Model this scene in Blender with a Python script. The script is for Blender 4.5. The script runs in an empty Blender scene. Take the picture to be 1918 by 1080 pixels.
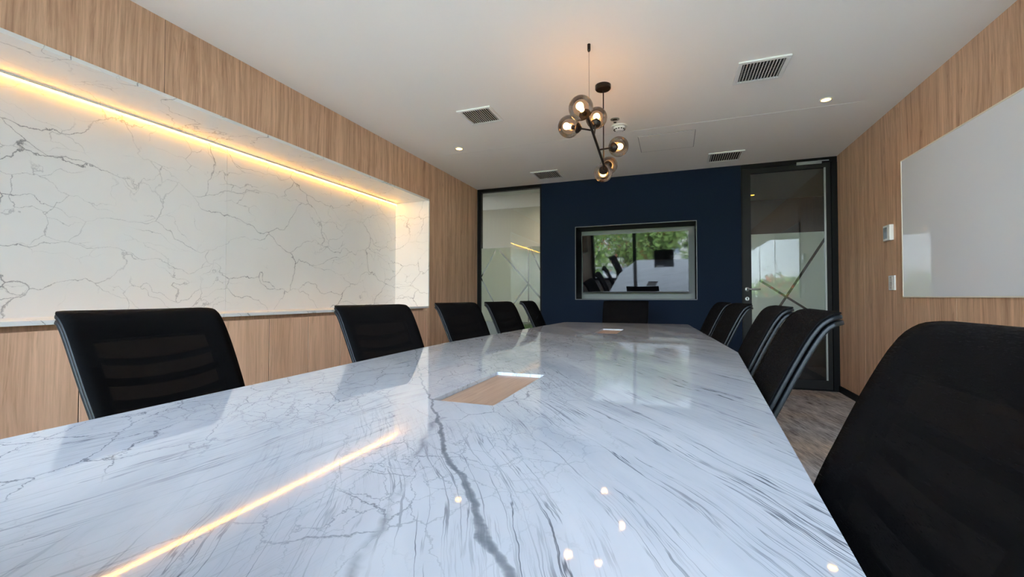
import bpy, bmesh, math, random
from mathutils import Vector, Matrix
R = math.radians
PI = math.pi
S = bpy.context.scene
C = S.collection

# ------------------------------------------------------------------ camera
cam_d = bpy.data.cameras.new('camera')
cam = bpy.data.objects.new('camera', cam_d)
C.objects.link(cam)
cam_d.sensor_fit = 'HORIZONTAL'
cam_d.sensor_width = 36.0
cam_d.lens = 813.4 * 36.0 / 1918.0
cam_d.clip_start = 0.02
cam_d.clip_end = 300
cam.location = (0, 0, 1.025)
cam.rotation_euler = (R(90 + 1.13), 0, R(20.40))
S.camera = cam

# ------------------------------------------------------------------ world, daylight, exposure
w = bpy.data.worlds.new('sky'); S.world = w; w.use_nodes = True
nt = w.node_tree; nt.nodes.clear()
wo = nt.nodes.new('ShaderNodeOutputWorld'); bg = nt.nodes.new('ShaderNodeBackground')
tc = nt.nodes.new('ShaderNodeTexCoord'); sp = nt.nodes.new('ShaderNodeSeparateXYZ')
rp = nt.nodes.new('ShaderNodeValToRGB')
rp.color_ramp.elements[0].position = 0.0; rp.color_ramp.elements[0].color = (0.78, 0.86, 0.94, 1)
rp.color_ramp.elements[1].position = 0.6; rp.color_ramp.elements[1].color = (0.50, 0.68, 1.0, 1)
nt.links.new(tc.outputs['Generated'], sp.inputs[0]); nt.links.new(sp.outputs['Z'], rp.inputs[0])
nt.links.new(rp.outputs[0], bg.inputs[0]); bg.inputs[1].default_value = 4.6
nt.links.new(bg.outputs[0], wo.inputs[0])
S.view_settings.view_transform = 'Standard'; S.view_settings.look = 'None'
S.view_settings.gamma = 1.0; S.view_settings.use_curve_mapping = False
S.view_settings.exposure = 2.2
S.cycles.max_bounces = 10; S.cycles.diffuse_bounces = 5; S.cycles.glossy_bounces = 5
S.cycles.transparent_max_bounces = 24; S.cycles.transmission_bounces = 6
S.cycles.sample_clamp_indirect = 6.0; S.cycles.caustics_reflective = False; S.cycles.caustics_refractive = False
S.cycles.use_denoising = True

# sun high behind the building: it lights the grounds and trees outside, never the room itself
sun_d = bpy.data.lights.new('sun', 'SUN'); sun_d.energy = 9.0; sun_d.angle = R(1.0); sun_d.color = (1.0, 0.93, 0.82)
sun = bpy.data.objects.new('sun', sun_d); C.objects.link(sun); sun.rotation_euler = (R(-42), 0, R(-20))

# room numbers (metres)
H, XL, XR, YB, YW = 2.561, -2.628, 1.679, 5.641, -1.40
NX = -3.07                       # back of the marble niche
NZT, NZB, NY1, NY0 = 2.14, 0.901, 4.327, -0.9
TZ = 0.761

# daylight portal in the window opening behind the camera (guides the sky light, gives none itself)
pl = bpy.data.lights.new('window_daylight_portal', 'AREA'); pl.shape = 'RECTANGLE'
pl.size = XR - XL; pl.size_y = H; pl.cycles.is_portal = True
po = bpy.data.objects.new('window_daylight_portal', pl); C.objects.link(po)
po.location = ((XL + XR) / 2, YW + 0.03, H / 2); po.rotation_euler = (R(90), 0, 0)   # -Z looks to +Y

# ------------------------------------------------------------------ material helpers
def new_mat(name):
    m = bpy.data.materials.new(name); m.use_nodes = True
    n = m.node_tree.nodes; b = n['Principled BSDF']
    return m, m.node_tree, b

def pmat(name, col, rough=0.5, metal=0.0, spec=0.5, emit=None, estr=0.0, coat=0.0):
    m, t, b = new_mat(name)
    b.inputs['Base Color'].default_value = (*col, 1)
    b.inputs['Roughness'].default_value = rough
    b.inputs['Metallic'].default_value = metal
    b.inputs['Specular IOR Level'].default_value = spec
    b.inputs['Coat Weight'].default_value = coat
    b.inputs['Coat Roughness'].default_value = 0.02
    if emit:
        b.inputs['Emission Color'].default_value = (*emit, 1); b.inputs['Emission Strength'].default_value = estr
    return m

class NT:
    """small node-building helper"""
    def __init__(s, t): s.t = t
    def n(s, typ, **kw):
        o = s.t.nodes.new(typ)
        for k, v in kw.items(): setattr(o, k, v)
        return o
    def l(s, a, b): s.t.links.new(a, b)
    def coord(s): return s.n('ShaderNodeTexCoord').outputs['Object']
    def mapping(s, vec, scale=(1, 1, 1), rot=(0, 0, 0), loc=(0, 0, 0)):
        m = s.n('ShaderNodeMapping'); s.l(vec, m.inputs[0])
        m.inputs['Scale'].default_value = scale; m.inputs['Rotation'].default_value = rot; m.inputs['Location'].default_value = loc
        return m.outputs[0]
    def noise(s, vec, scale, detail=4, rough=0.5, dist=0.0, out='Fac'):
        m = s.n('ShaderNodeTexNoise'); s.l(vec, m.inputs['Vector'])
        m.inputs['Scale'].default_value = scale; m.inputs['Detail'].default_value = detail
        m.inputs['Roughness'].default_value = rough; m.inputs['Distortion'].default_value = dist
        return m.outputs[out]
    def vor(s, vec, scale, rand=1.0, dims='3D'):
        m = s.n('ShaderNodeTexVoronoi', feature='DISTANCE_TO_EDGE', voronoi_dimensions=dims); s.l(vec, m.inputs['Vector'])
        m.inputs['Scale'].default_value = scale; m.inputs['Randomness'].default_value = rand
        return m.outputs['Distance']
    def math(s, op, a, b=None, clamp=False):
        m = s.n('ShaderNodeMath', operation=op); m.use_clamp = clamp
        for i, v in enumerate((a, b)):
            if v is None: continue
            if isinstance(v, (int, float)): m.inputs[i].default_value = v
            else: s.l(v, m.inputs[i])
        return m.outputs[0]
    def rng(s, v, a, b, c, d):
        m = s.n('ShaderNodeMapRange'); s.l(v, m.inputs[0])
        for i, x in enumerate((a, b, c, d)): m.inputs[i + 1].default_value = x
        return m.outputs[0]
    def mix(s, f, a, b):
        m = s.n('ShaderNodeMix', data_type='RGBA')
        if isinstance(f, (int, float)): m.inputs[0].default_value = f
        else: s.l(f, m.inputs[0])
        for i, v in ((6, a), (7, b)):
            if isinstance(v, tuple): m.inputs[i].default_value = (*v, 1)
            else: s.l(v, m.inputs[i])
        return m.outputs[2]
    def vadd(s, a, b):
        m = s.n('ShaderNodeVectorMath', operation='ADD'); s.l(a, m.inputs[0])
        if isinstance(b, tuple): m.inputs[1].default_value = b
        else: s.l(b, m.inputs[1])
        return m.outputs[0]
    def vscale(s, a, k):
        m = s.n('ShaderNodeVectorMath', operation='SCALE'); s.l(a, m.inputs[0]); m.inputs['Scale'].default_value = k
        return m.outputs[0]
    def vsub(s, a, b):
        m = s.n('ShaderNodeVectorMath', operation='SUBTRACT'); s.l(a, m.inputs[0]); m.inputs[1].default_value = b
        return m.outputs[0]
    def bump(s, h, strength, dist, bsdf):
        m = s.n('ShaderNodeBump'); m.inputs['Strength'].default_value = strength; m.inputs['Distance'].default_value = dist
        s.l(h, m.inputs['Height']); s.l(m.outputs[0], bsdf.inputs['Normal'])

def wood(name, light, dark, axis='y', rough=0.55, seed=0.0):
    """straight oak grain running up the wall (along z); axis is the horizontal direction across the grain"""
    m, t, b = new_mat(name); q = NT(t)
    c = q.coord()
    if axis == 'table': sc = lambda a, g: (a, g, a)
    else: sc = lambda a, g: (a, a, g)
    c = q.vadd(c, (seed, seed, seed * 0.3))
    warp = q.vscale(q.vsub(q.noise(q.mapping(c, sc(2.2, 0.8)), 1.0, 2, out='Color'), (0.5, 0.5, 0.5)), 0.10)
    cw = q.vadd(c, warp)
    broad = q.noise(q.mapping(cw, sc(16, 0.45)), 1.0, 3, 0.6)
    med = q.noise(q.mapping(cw, sc(60, 1.6)), 1.0, 5, 0.66)
    fine = q.noise(q.mapping(cw, sc(150, 4.5)), 1.0, 4, 0.65)
    knot = q.rng(q.noise(q.mapping(c, sc(24, 2.6)), 1.0, 3, 0.6, 1.4), 0.60, 0.72, 0, 1)
    f = q.math('ADD', q.math('MULTIPLY', q.rng(broad, 0.40, 0.70, 0, 1), 0.34), q.math('MULTIPLY', q.rng(med, 0.38, 0.66, 0, 1), 0.38))
    f = q.math('ADD', f, q.math('MULTIPLY', q.rng(fine, 0.35, 0.7, 0, 1), 0.28))
    f = q.math('ADD', f, q.math('MULTIPLY', knot, 0.28), clamp=True)
    q.l(q.mix(f, light, dark), b.inputs['Base Color'])
    b.inputs['Roughness'].default_value = rough
    q.bump(fine, 0.15, 0.001, b)
    return m

OAK_L = (0.80, 0.515, 0.335); OAK_D = (0.30, 0.152, 0.084)
M_oak = wood('oak_panel', OAK_L, OAK_D)
M_oak_cab = wood('oak_cabinet', (0.88, 0.56, 0.38), (0.50, 0.28, 0.165), seed=3.7)
M_oak_lid = wood('oak_lid', (0.50, 0.335, 0.235), (0.30, 0.185, 0.12), axis='table', rough=0.45, seed=7.0)
M_gap_shade = pmat('gap_shade', (0.05, 0.035, 0.025), 0.8)  # near-black brown: the shade of narrow gaps put into the colour
M_seam_light = pmat('seam_light', (0.42, 0.30, 0.20), 0.8)
M_ceiling = pmat('ceiling_paint', (0.86, 0.83, 0.785), 0.9, spec=0.2)
M_white = pmat('white_metal', (0.78, 0.78, 0.75), 0.45)
M_white_plastic = pmat('white_plastic', (0.80, 0.79, 0.76), 0.4)
M_cream = pmat('cream_edge', (0.80, 0.74, 0.62), 0.5)
M_black = pmat('black_aluminium', (0.0035, 0.0035, 0.0035), 0.5, spec=0.15)
M_stile = pmat('dark_grey_aluminium', (0.011, 0.0105, 0.010), 0.5, spec=0.2)
M_blackpl = pmat('black_plastic', (0.007, 0.007, 0.008), 0.42, spec=0.3)
M_shell = pmat('chair_shell', (0.006, 0.008, 0.010), 0.42, spec=0.3)
M_rubber = pmat('rubber', (0.015, 0.015, 0.015), 0.7)
M_chrome = pmat('chrome', (0.75, 0.75, 0.74), 0.16, metal=1.0)
M_steel = pmat('brushed_steel', (0.33, 0.34, 0.33), 0.38, metal=0.85)
M_bronze = pmat('dark_bronze', (0.022, 0.015, 0.012), 0.32, metal=0.6)
M_dark = pmat('opening_shade', (0.004, 0.004, 0.004), 0.9)  # near-black colour standing in for the shade inside openings
M_screen = pmat('tv_screen', (0.004, 0.004, 0.005), 0.03, spec=0.5)
M_bezel = pmat('tv_bezel', (0.02, 0.02, 0.022), 0.25)

def glass_mat(name, tint=(0.93, 0.95, 0.94), refl=1.0, rough=0.0, mirror=0.0):
    m = bpy.data.materials.new(name); m.use_nodes = True; t = m.node_tree; t.nodes.clear(); q = NT(t)
    o = q.n('ShaderNodeOutputMaterial'); tr = q.n('ShaderNodeBsdfTransparent'); gl = q.n('ShaderNodeBsdfGlossy')
    tr.inputs[0].default_value = (*tint, 1); gl.inputs['Roughness'].default_value = rough
    fr = q.n('ShaderNodeFresnel'); fr.inputs[0].default_value = 1.5
    mx = q.n('ShaderNodeMixShader')
    q.l(q.math('ADD', q.math('MULTIPLY', fr.outputs[0], refl), mirror, clamp=True), mx.inputs[0])
    q.l(tr.outputs[0], mx.inputs[1]); q.l(gl.outputs[0], mx.inputs[2]); q.l(mx.outputs[0], o.inputs[0])
    return m
M_glass = glass_mat('partition_glass', (0.92, 0.92, 0.89), 1.3)
M_winglass = glass_mat('window_glass', (0.93, 0.96, 0.97), 1.0)
M_smoke = glass_mat('smoked_glass', (0.82, 0.72, 0.63), 0.9)

def film_mat(name, segs, col):
    """frosted sheet with clear stripes along the given (x,z) segments (width w)"""
    m = bpy.data.materials.new(name); m.use_nodes = True; t = m.node_tree; t.nodes.clear(); q = NT(t)
    c = q.coord(); s = q.n('ShaderNodeSeparateXYZ'); q.l(c, s.inputs[0]); X, Z = s.outputs['X'], s.outputs['Z']
    mask = None
    for (x0, z0, x1, z1, wd) in segs:
        L = math.hypot(x1 - x0, z1 - z0); dx, dz = (x1 - x0) / L, (z1 - z0) / L
        a = q.math('SUBTRACT', X, x0); bb = q.math('SUBTRACT', Z, z0)
        along = q.math('ADD', q.math('MULTIPLY', a, dx), q.math('MULTIPLY', bb, dz))
        perp = q.math('ABSOLUTE', q.math('SUBTRACT', q.math('MULTIPLY', a, dz), q.math('MULTIPLY', bb, dx)))
        k = q.math('MULTIPLY', q.math('LESS_THAN', perp, wd / 2), q.math('MULTIPLY', q.math('GREATER_THAN', along, 0.0), q.math('LESS_THAN', along, L)))
        mask = k if mask is None else q.math('MAXIMUM', mask, k)
    o = q.n('ShaderNodeOutputMaterial'); tr = q.n('ShaderNodeBsdfTransparent')
    df = q.n('ShaderNodeBsdfDiffuse'); tl = q.n('ShaderNodeBsdfTranslucent')
    df.inputs[0].default_value = (*col, 1); tl.inputs[0].default_value = (*col, 1)
    m1 = q.n('ShaderNodeMixShader'); m1.inputs[0].default_value = 0.4; q.l(df.outputs[0], m1.inputs[1]); q.l(tl.outputs[0], m1.inputs[2])
    m2 = q.n('ShaderNodeMixShader'); q.l(q.rng(mask, 0, 1, 0.93, 0.0), m2.inputs[0]); q.l(tr.outputs[0], m2.inputs[1]); q.l(m1.outputs[0], m2.inputs[2])
    q.l(m2.outputs[0], o.inputs[0])
    return m

def niche_marble():
    m, t, b = new_mat('white_marble_cladding'); q = NT(t)
    c = q.coord()
    w1 = q.vscale(q.vsub(q.noise(c, 2.2, 3, 0.55, out='Color'), (0.5, 0.5, 0.5)), 0.42)
    w2 = q.vscale(q.vsub(q.noise(c, 16, 4, 0.65, out='Color'), (0.5, 0.5, 0.5)), 0.055)
    cw = q.vadd(q.vadd(c, w1), w2)
    ma = q.noise(q.vadd(c, (4, 1, 7)), 2.1, 3, 0.6); mb = q.noise(q.vadd(c, (1, 9, 3)), 3.4, 3, 0.6)
    wid = q.rng(mb, 0.3, 0.7, 0.005, 0.013)
    d1 = q.vor(q.mapping(cw, (1.0, 0.72, 1.60)), 2.5, 1.0)
    d2 = q.vor(q.vadd(q.mapping(cw, (1.0, 0.8, 1.7)), (3.3, 1.2, 5.1)), 4.6, 1.0)
    v1 = q.math('SUBTRACT', 1.0, q.math('DIVIDE', d1, wid), clamp=True)
    v1 = q.math('MULTIPLY', v1, q.rng(ma, 0.38, 0.55, 0.25, 1))
    v2 = q.math('SUBTRACT', 1.0, q.math('DIVIDE', d2, 0.013), clamp=True)
    v2 = q.math('MULTIPLY', v2, q.rng(q.noise(q.vadd(c, (7, 2, 1)), 1.9, 3, 0.6), 0.48, 0.62, 0, 0.65))
    halo = q.math('MULTIPLY', q.rng(d1, 0, 0.07, 0.14, 0), q.rng(ma, 0.45, 0.65, 0, 1))
    cloud = q.rng(q.noise(c, 1.3, 4, 0.6), 0.35, 0.7, 0, 0.22)
    base = q.mix(q.math('ADD', cloud, halo, clamp=True), (0.80, 0.80, 0.775), (0.58, 0.58, 0.565))
    v = q.math('MULTIPLY', q.math('MAXIMUM', v1, v2), 0.85)
    q.l(q.mix(v, base, (0.13, 0.13, 0.14)), b.inputs['Base Color'])
    b.inputs['Roughness'].default_value = 0.32
    return m
M_niche = niche_marble()

def table_marble():
    """white-blue marble: fine streaks running diagonally, a net of cracks and one wide grey vein"""
    m, t, b = new_mat('table_marble'); q = NT(t)
    c = q.coord()
    sx = q.n('ShaderNodeSeparateXYZ'); q.l(c, sx.inputs[0])
    ang = R(34.0)                                      # streak direction on the right half (0.56,-0.83)
    warp = q.vscale(q.vsub(q.noise(c, 1.5, 2, 0.5, out='Color'), (0.5, 0.5, 0.5)), 0.14)
    warp2 = q.vscale(q.vsub(q.noise(c, 13, 5, 0.7, out='Color'), (0.5, 0.5, 0.5)), 0.050)
    cw = q.vadd(q.vadd(c, warp), warp2)
    cs = q.vadd(q.vadd(c, warp), q.vscale(q.vsub(q.noise(c, 14, 3, 0.6, out='Color'), (0.5, 0.5, 0.5)), 0.010))
    rotR = q.mapping(q.mapping(cs, (1, 1, 1), (0, 0, -ang)), (1, 1, 0.0))
    rotL = q.mapping(q.mapping(cs, (1, 1, 1), (0, 0, R(8))), (1, 1, 0.0))
    rot = q.mapping(cw, (1, 1, 1), (0, 0, -ang))
    def streak(v_, sc, along, det, w_, off):
        v = q.noise(q.mapping(v_, (sc, along, 1), loc=(off, off * 2, off)), 1.0, det, 0.60)
        r = q.math('ABSOLUTE', q.math('SUBTRACT', v, 0.5))
        return q.rng(r, w_ * 0.25, w_, 1, 0)
    def patch(scale, off, lo, hi, v_=None):
        return q.rng(q.noise(q.vadd(v_ or c, (off, off * 1.7, 0)), scale, 3, 0.6), lo, hi, 0, 1)
    right = q.rng(sx.outputs['X'], -0.72, -0.30, 0, 1)
    def family(v_):
        a1 = q.math('MULTIPLY', streak(v_, 7, 0.26, 6, 0.0042, 3.0), q.math('MULTIPLY', patch(2.4, 3, 0.38, 0.54), 0.85))
        a2 = q.math('MULTIPLY', streak(v_, 20, 0.55, 4, 0.0095, 9.0), q.math('MULTIPLY', patch(3.1, 8, 0.44, 0.62), 0.62))
        a3 = q.math('MULTIPLY', streak(v_, 50, 1.6, 4, 0.014, 5.0), q.math('MULTIPLY', patch(4.5, 14, 0.46, 0.66), 0.42))
        a4 = q.math('MULTIPLY', q.rng(q.noise(q.mapping(v_, (110, 8, 1)), 1.0, 2, 0.6), 0.68, 0.80, 0, 0.45), patch(3.5, 21, 0.46, 0.62))
        return q.math('MAXIMUM', q.math('MAXIMUM', a1, a2), q.math('MAXIMUM', a3, a4))
    st = q.math('ADD', q.math('MULTIPLY', family(rotR), right), q.math('MULTIPLY', family(rotL), q.math('MULTIPLY', q.math('SUBTRACT', 1.0, right), 0.75)))
    # crack net around the middle and left
    ma = q.rng(q.noise(q.vadd(c, (2, 5, 1)), 2.0, 3, 0.6), 0.42, 0.58, 0.0, 1)
    left = q.rng(sx.outputs['X'], -0.40, -0.05, 1, 0.0)
    d1 = q.vor(q.mapping(rot, (1.3, 0.70, 1)), 8.5, 1.0); d2 = q.vor(q.mapping(rot, (1.4, 0.7, 1), loc=(3, 1, 0)), 19.0, 1.0)
    n1 = q.math('MULTIPLY', q.rng(d1, 0.0, 0.015, 1, 0), q.math('MULTIPLY', ma, 0.85))
    n2 = q.math('MULTIPLY', q.rng(d2, 0.0, 0.022, 1, 0), q.rng(q.noise(q.vadd(c, (6, 3, 2)), 2.6, 3, 0.6), 0.46, 0.60, 0, 0.6))
    net = q.math('MULTIPLY', q.math('MAXIMUM', n1, n2), left)
    # the wide vein: its centre line as a curve x(y), from the near edge to the left kink of the table
    cur = q.n('ShaderNodeFloatCurve')
    pts = [(0.28, -0.08), (0.39, -0.150), (0.46, -0.212), (0.57, -0.283), (0.63, -0.343), (0.81, -0.468), (1.0, -0.60), (1.14, -0.71), (1.5, -0.96), (1.9, -1.23)]
    cm = cur.mapping; cv = cm.curves[0]
    Y0, Y1, X0, X1 = 0.0, 2.0, -1.3, 0.2
    P = [((y - Y0) / (Y1 - Y0), (x - X0) / (X1 - X0)) for y, x in pts]
    P = [(0.0, P[0][1] + 0.10)] + P + [(1.0, 0.0)]
    cv.points[0].location = P[0]; cv.points[1].location = P[-1]
    for p_ in P[1:-1]: cv.points.new(*p_)
    cm.update()
    wv = q.vadd(c, q.vscale(q.vsub(q.noise(c, 14, 4, 0.6, out='Color'), (0.5, 0.5, 0.5)), 0.035))
    s2x = q.n('ShaderNodeSeparateXYZ'); q.l(wv, s2x.inputs[0])
    q.l(q.rng(s2x.outputs['Y'], Y0, Y1, 0, 1), cur.inputs['Value'])
    xc = q.rng(cur.outputs[0], 0, 1, X0, X1)
    dv = q.math('ABSOLUTE', q.math('SUBTRACT', s2x.outputs['X'], xc))
    vw = q.rng(sx.outputs['Y'], 0.35, 0.95, 0.0105, 0.0040)
    vein = q.math('MULTIPLY', q.math('SUBTRACT', 1.0, q.math('POWER', q.math('DIVIDE', dv, vw), 3.0), clamp=True), q.rng(sx.outputs['Y'], 0.75, 1.3, 1.0, 0.5))
    vein = q.math('MULTIPLY', vein, q.rng(q.noise(c, 40, 3, 0.6), 0.3, 0.7, 0.75, 1.0))
    # a fainter branch to the left of it
    dv2 = q.math('ABSOLUTE', q.math('SUBTRACT', s2x.outputs['X'], q.rng(s2x.outputs['Y'], 0.30, 0.80, -0.27, -0.475)))
    vein2 = q.math('MULTIPLY', q.rng(dv2, 0.0, 0.011, 1, 0), q.math('MULTIPLY', q.rng(q.noise(c, 9, 4, 0.7), 0.4, 0.6, 0, 0.6), q.math('LESS_THAN', sx.outputs['Y'], 0.85)))
    cloud = q.noise(q.mapping(rotR, (4.2, 0.9, 1)), 1.0, 5, 0.6)
    base = q.mix(q.rng(cloud, 0.32, 0.70, 0, 1), (0.65, 0.67, 0.695), (0.42, 0.455, 0.50))
    v = q.math('MAXIMUM', q.math('MAXIMUM', st, net), vein2)
    col = q.mix(q.math('MULTIPLY', v, 0.95), base, (0.07, 0.08, 0.10))
    col = q.mix(vein, col, (0.165, 0.185, 0.21))
    q.l(col, b.inputs['Base Color'])
    b.inputs['Roughness'].default_value = 0.035
    b.inputs['Specular IOR Level'].default_value = 0.5
    return m
M_table = table_marble()

def carpet():
    m, t, b = new_mat('carpet'); q = NT(t); c = q.coord()
    rot = q.mapping(c, (1, 1, 1), (0, 0, R(-12)))
    a = q.noise(q.mapping(rot, (9, 2.0, 1)), 1.0, 5, 0.7)
    s = q.noise(q.mapping(rot, (55, 6, 1)), 1.0, 4, 0.7)
    big = q.noise(q.mapping(c, (1.2, 1.6, 1)), 1.0, 2)
    f = q.math('ADD', q.math('MULTIPLY', q.rng(a, 0.35, 0.65, 0, 1), 0.5), q.math('MULTIPLY', q.rng(s, 0.38, 0.62, 0, 1), 0.5))
    light = q.mix(q.rng(big, 0.4, 0.6, 0, 1), (0.74, 0.69, 0.66), (0.76, 0.62, 0.50))
    q.l(q.mix(f, light, (0.15, 0.125, 0.115)), b.inputs['Base Color'])
    b.inputs['Roughness'].default_value = 0.95; b.inputs['Specular IOR Level'].default_value = 0.1
    q.bump(q.noise(c, 400, 2), 0.6, 0.004, b)
    return m
M_carpet = carpet()

def fabric_wall():
    m, t, b = new_mat('navy_wall'); q = NT(t); c = q.coord()
    f = q.noise(c, 260, 3, 0.6)
    q.l(q.mix(f, (0.0080, 0.0145, 0.0285), (0.0125, 0.0215, 0.042)), b.inputs['Base Color'])
    b.inputs['Roughness'].default_value = 0.85; b.inputs['Specular IOR Level'].default_value = 0.08
    q.bump(f, 0.3, 0.001, b); return m
M_navy = fabric_wall()

def mesh_fabric():
    m, t, b = new_mat('black_mesh_fabric'); q = NT(t); c = q.coord()
    s = q.n('ShaderNodeSeparateXYZ'); q.l(c, s.inputs[0])
    wv = q.noise(q.mapping(c, (60, 60, 900)), 1.0, 2)
    b.inputs['Roughness'].default_value = 0.8; b.inputs['Specular IOR Level'].default_value = 0.1
    q.l(q.mix(wv, (0.0018, 0.0018, 0.002), (0.005, 0.005, 0.0056)), b.inputs['Base Color'])
    tr = q.n('ShaderNodeBsdfTransparent'); mx = q.n('ShaderNodeMixShader')
    q.l(q.rng(wv, 0.3, 0.7, 0.04, 0.18), mx.inputs[0])
    q.l(b.outputs[0], mx.inputs[1]); q.l(tr.outputs[0], mx.inputs[2])
    q.l(mx.outputs[0], t.nodes['Material Output'].inputs[0]); return m
M_mesh = mesh_fabric()

def fabric():
    m, t, b = new_mat('black_seat_fabric'); q = NT(t); c = q.coord()
    f = q.noise(c, 350, 2)
    q.l(q.mix(f, (0.004, 0.004, 0.0045), (0.010, 0.010, 0.011)), b.inputs['Base Color'])
    b.inputs['Roughness'].default_value = 0.9; b.inputs['Specular IOR Level'].default_value = 0.2
    q.bump(f, 0.4, 0.001, b); return m
M_seat = fabric()

def emit(name, col, s):
    m = bpy.data.materials.new(name); m.use_nodes = True; t = m.node_tree; t.nodes.clear(); q = NT(t)
    o = q.n('ShaderNodeOutputMaterial'); e = q.n('ShaderNodeEmission'); e.inputs[0].default_value = (*col, 1); e.inputs[1].default_value = s
    q.l(e.outputs[0], o.inputs[0]); return m
M_led = emit('warm_led', (1.0, 0.42, 0.035), 26.0)
M_bulb = emit('warm_bulb', (1.0, 0.53, 0.16), 12.0)
M_spot = emit('downlight_lens', (1.0, 0.50, 0.07), 9.0)

# ------------------------------------------------------------------ mesh helpers
def obj(name, bm, mat, parent=None, smooth=False):
    bmesh.ops.recalc_face_normals(bm, faces=bm.faces[:])
    me = bpy.data.meshes.new(name); bm.to_mesh(me); bm.free()
    if mat: me.materials.append(mat)
    if smooth:
        for p in me.polygons: p.use_smooth = True
    o = bpy.data.objects.new(name, me); C.objects.link(o)
    if parent: o.parent = parent
    return o
def BM(): return bmesh.new()
def box(bm, x0, x1, y0, y1, z0, z1, bev=0.0, seg=2):
    r = bmesh.ops.create_cube(bm, size=1.0)
    vs = r['verts']
    for v in vs:
        v.co = Vector(((x0 + x1) / 2 + v.co.x * (x1 - x0), (y0 + y1) / 2 + v.co.y * (y1 - y0), (z0 + z1) / 2 + v.co.z * (z1 - z0)))
    if bev > 0:
        es = list({e for v in vs for e in v.link_edges})
        bmesh.ops.bevel(bm, geom=es, offset=bev, segments=seg, affect='EDGES', profile=0.5)
    return bm
def tube(bm, pts, r, seg=12, cap=True):
    """round tube through pts; r one radius or one per point"""
    pts = [Vector(p) for p in pts]; n = len(pts)
    rs = r if isinstance(r, (list, tuple)) else [r] * n
    rings = []; prev = None
    for i, p in enumerate(pts):
        d = (pts[min(i + 1, n - 1)] - pts[max(i - 1, 0)]).normalized()
        if prev is None:
            u = d.cross(Vector((0, 0, 1)))
            if u.length < 0.05: u = d.cross(Vector((1, 0, 0)))
            u.normalize()
        else:
            u = (prev - d * prev.dot(d)).normalized()
        prev = u; v = d.cross(u)
        rings.append([bm.verts.new(p + (u * math.cos(2 * PI * k / seg) + v * math.sin(2 * PI * k / seg)) * rs[i]) for k in range(seg)])
    for a, b in zip(rings, rings[1:]):
        for k in range(seg): bm.faces.new((a[k], a[(k + 1) % seg], b[(k + 1) % seg], b[k]))
    if cap: bm.faces.new(rings[0][::-1]); bm.faces.new(rings[-1])
    return bm
def lathe(bm, prof, seg=24, o=(0, 0, 0), axis=None, cap=True):
    """revolve (r, h) pairs about an axis through o (default z)"""
    ax = Vector(axis).normalized() if axis else Vector((0, 0, 1))
    u = ax.cross(Vector((0, 1, 0)))
    if u.length < 0.05: u = ax.cross(Vector((1, 0, 0)))
    u.normalize(); v = ax.cross(u); o = Vector(o)
    rings = []
    for r_, h_ in prof:
        if r_ < 1e-6: rings.append([bm.verts.new(o + ax * h_)])
        else: rings.append([bm.verts.new(o + ax * h_ + (u * math.cos(2 * PI * k / seg) + v * math.sin(2 * PI * k / seg)) * r_) for k in range(seg)])
    for a, b in zip(rings, rings[1:]):
        for k in range(seg):
            k2 = (k + 1) % seg
            if len(a) == 1 and len(b) == 1: continue
            if len(a) == 1: bm.faces.new((a[0], b[k], b[k2]))
            elif len(b) == 1: bm.faces.new((a[k], a[k2], b[0]))
            else: bm.faces.new((a[k], a[k2], b[k2], b[k]))
    if cap:
        if len(rings[0]) > 1: bm.faces.new(rings[0][::-1])
        if len(rings[-1]) > 1: bm.faces.new(rings[-1])
    return bm
def tag(o, label, cat=None, group=None, kind=None):
    if label: o['label'] = label
    if cat: o['category'] = cat
    if group: o['group'] = group
    if kind: o['kind'] = kind
    return o
def thing(name, label, cat, loc=(0, 0, 0), rz=0.0, group=None):
    o = bpy.data.objects.new(name, None); C.objects.link(o); o.empty_display_size = 0.1
    o.location = loc; o.rotation_euler = (0, 0, rz)
    return tag(o, label, cat, group)
def struct(name, bm, mat, label=None, smooth=False):
    o = obj(name, bm, mat, None, smooth); o['kind'] = 'structure'
    if label: o['label'] = label
    return o
def struct_empty(name, label=None):
    o = bpy.data.objects.new(name, None); C.objects.link(o); o['kind'] = 'structure'
    if label: o['label'] = label
    return o
def copy_tree(o, parent=None):
    c = o.copy(); C.objects.link(c)
    if parent: c.parent = parent
    for ch in [k for k in S.objects if k.parent == o]: copy_tree(ch, c)
    return c

# ------------------------------------------------------------------ room shell
struct('floor', box(BM(), -3.3, XR + 0.12, YW - 0.15, YB, -0.12, 0.0), M_carpet, 'grey and brown streaked carpet')
struct('ceiling', box(BM(), -3.3, XR + 0.12, YW - 0.15, YB + 0.2, H, H + 0.12), M_ceiling, 'smooth white painted ceiling')
bm = BM(); box(bm, -2.30, 1.40, 4.128, 4.132, H - 0.0012, H + 0.005)
struct('trim_1', bm, pmat('ceiling_joint', (0.76, 0.745, 0.72), 0.9), 'faint joint line across the ceiling')

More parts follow.
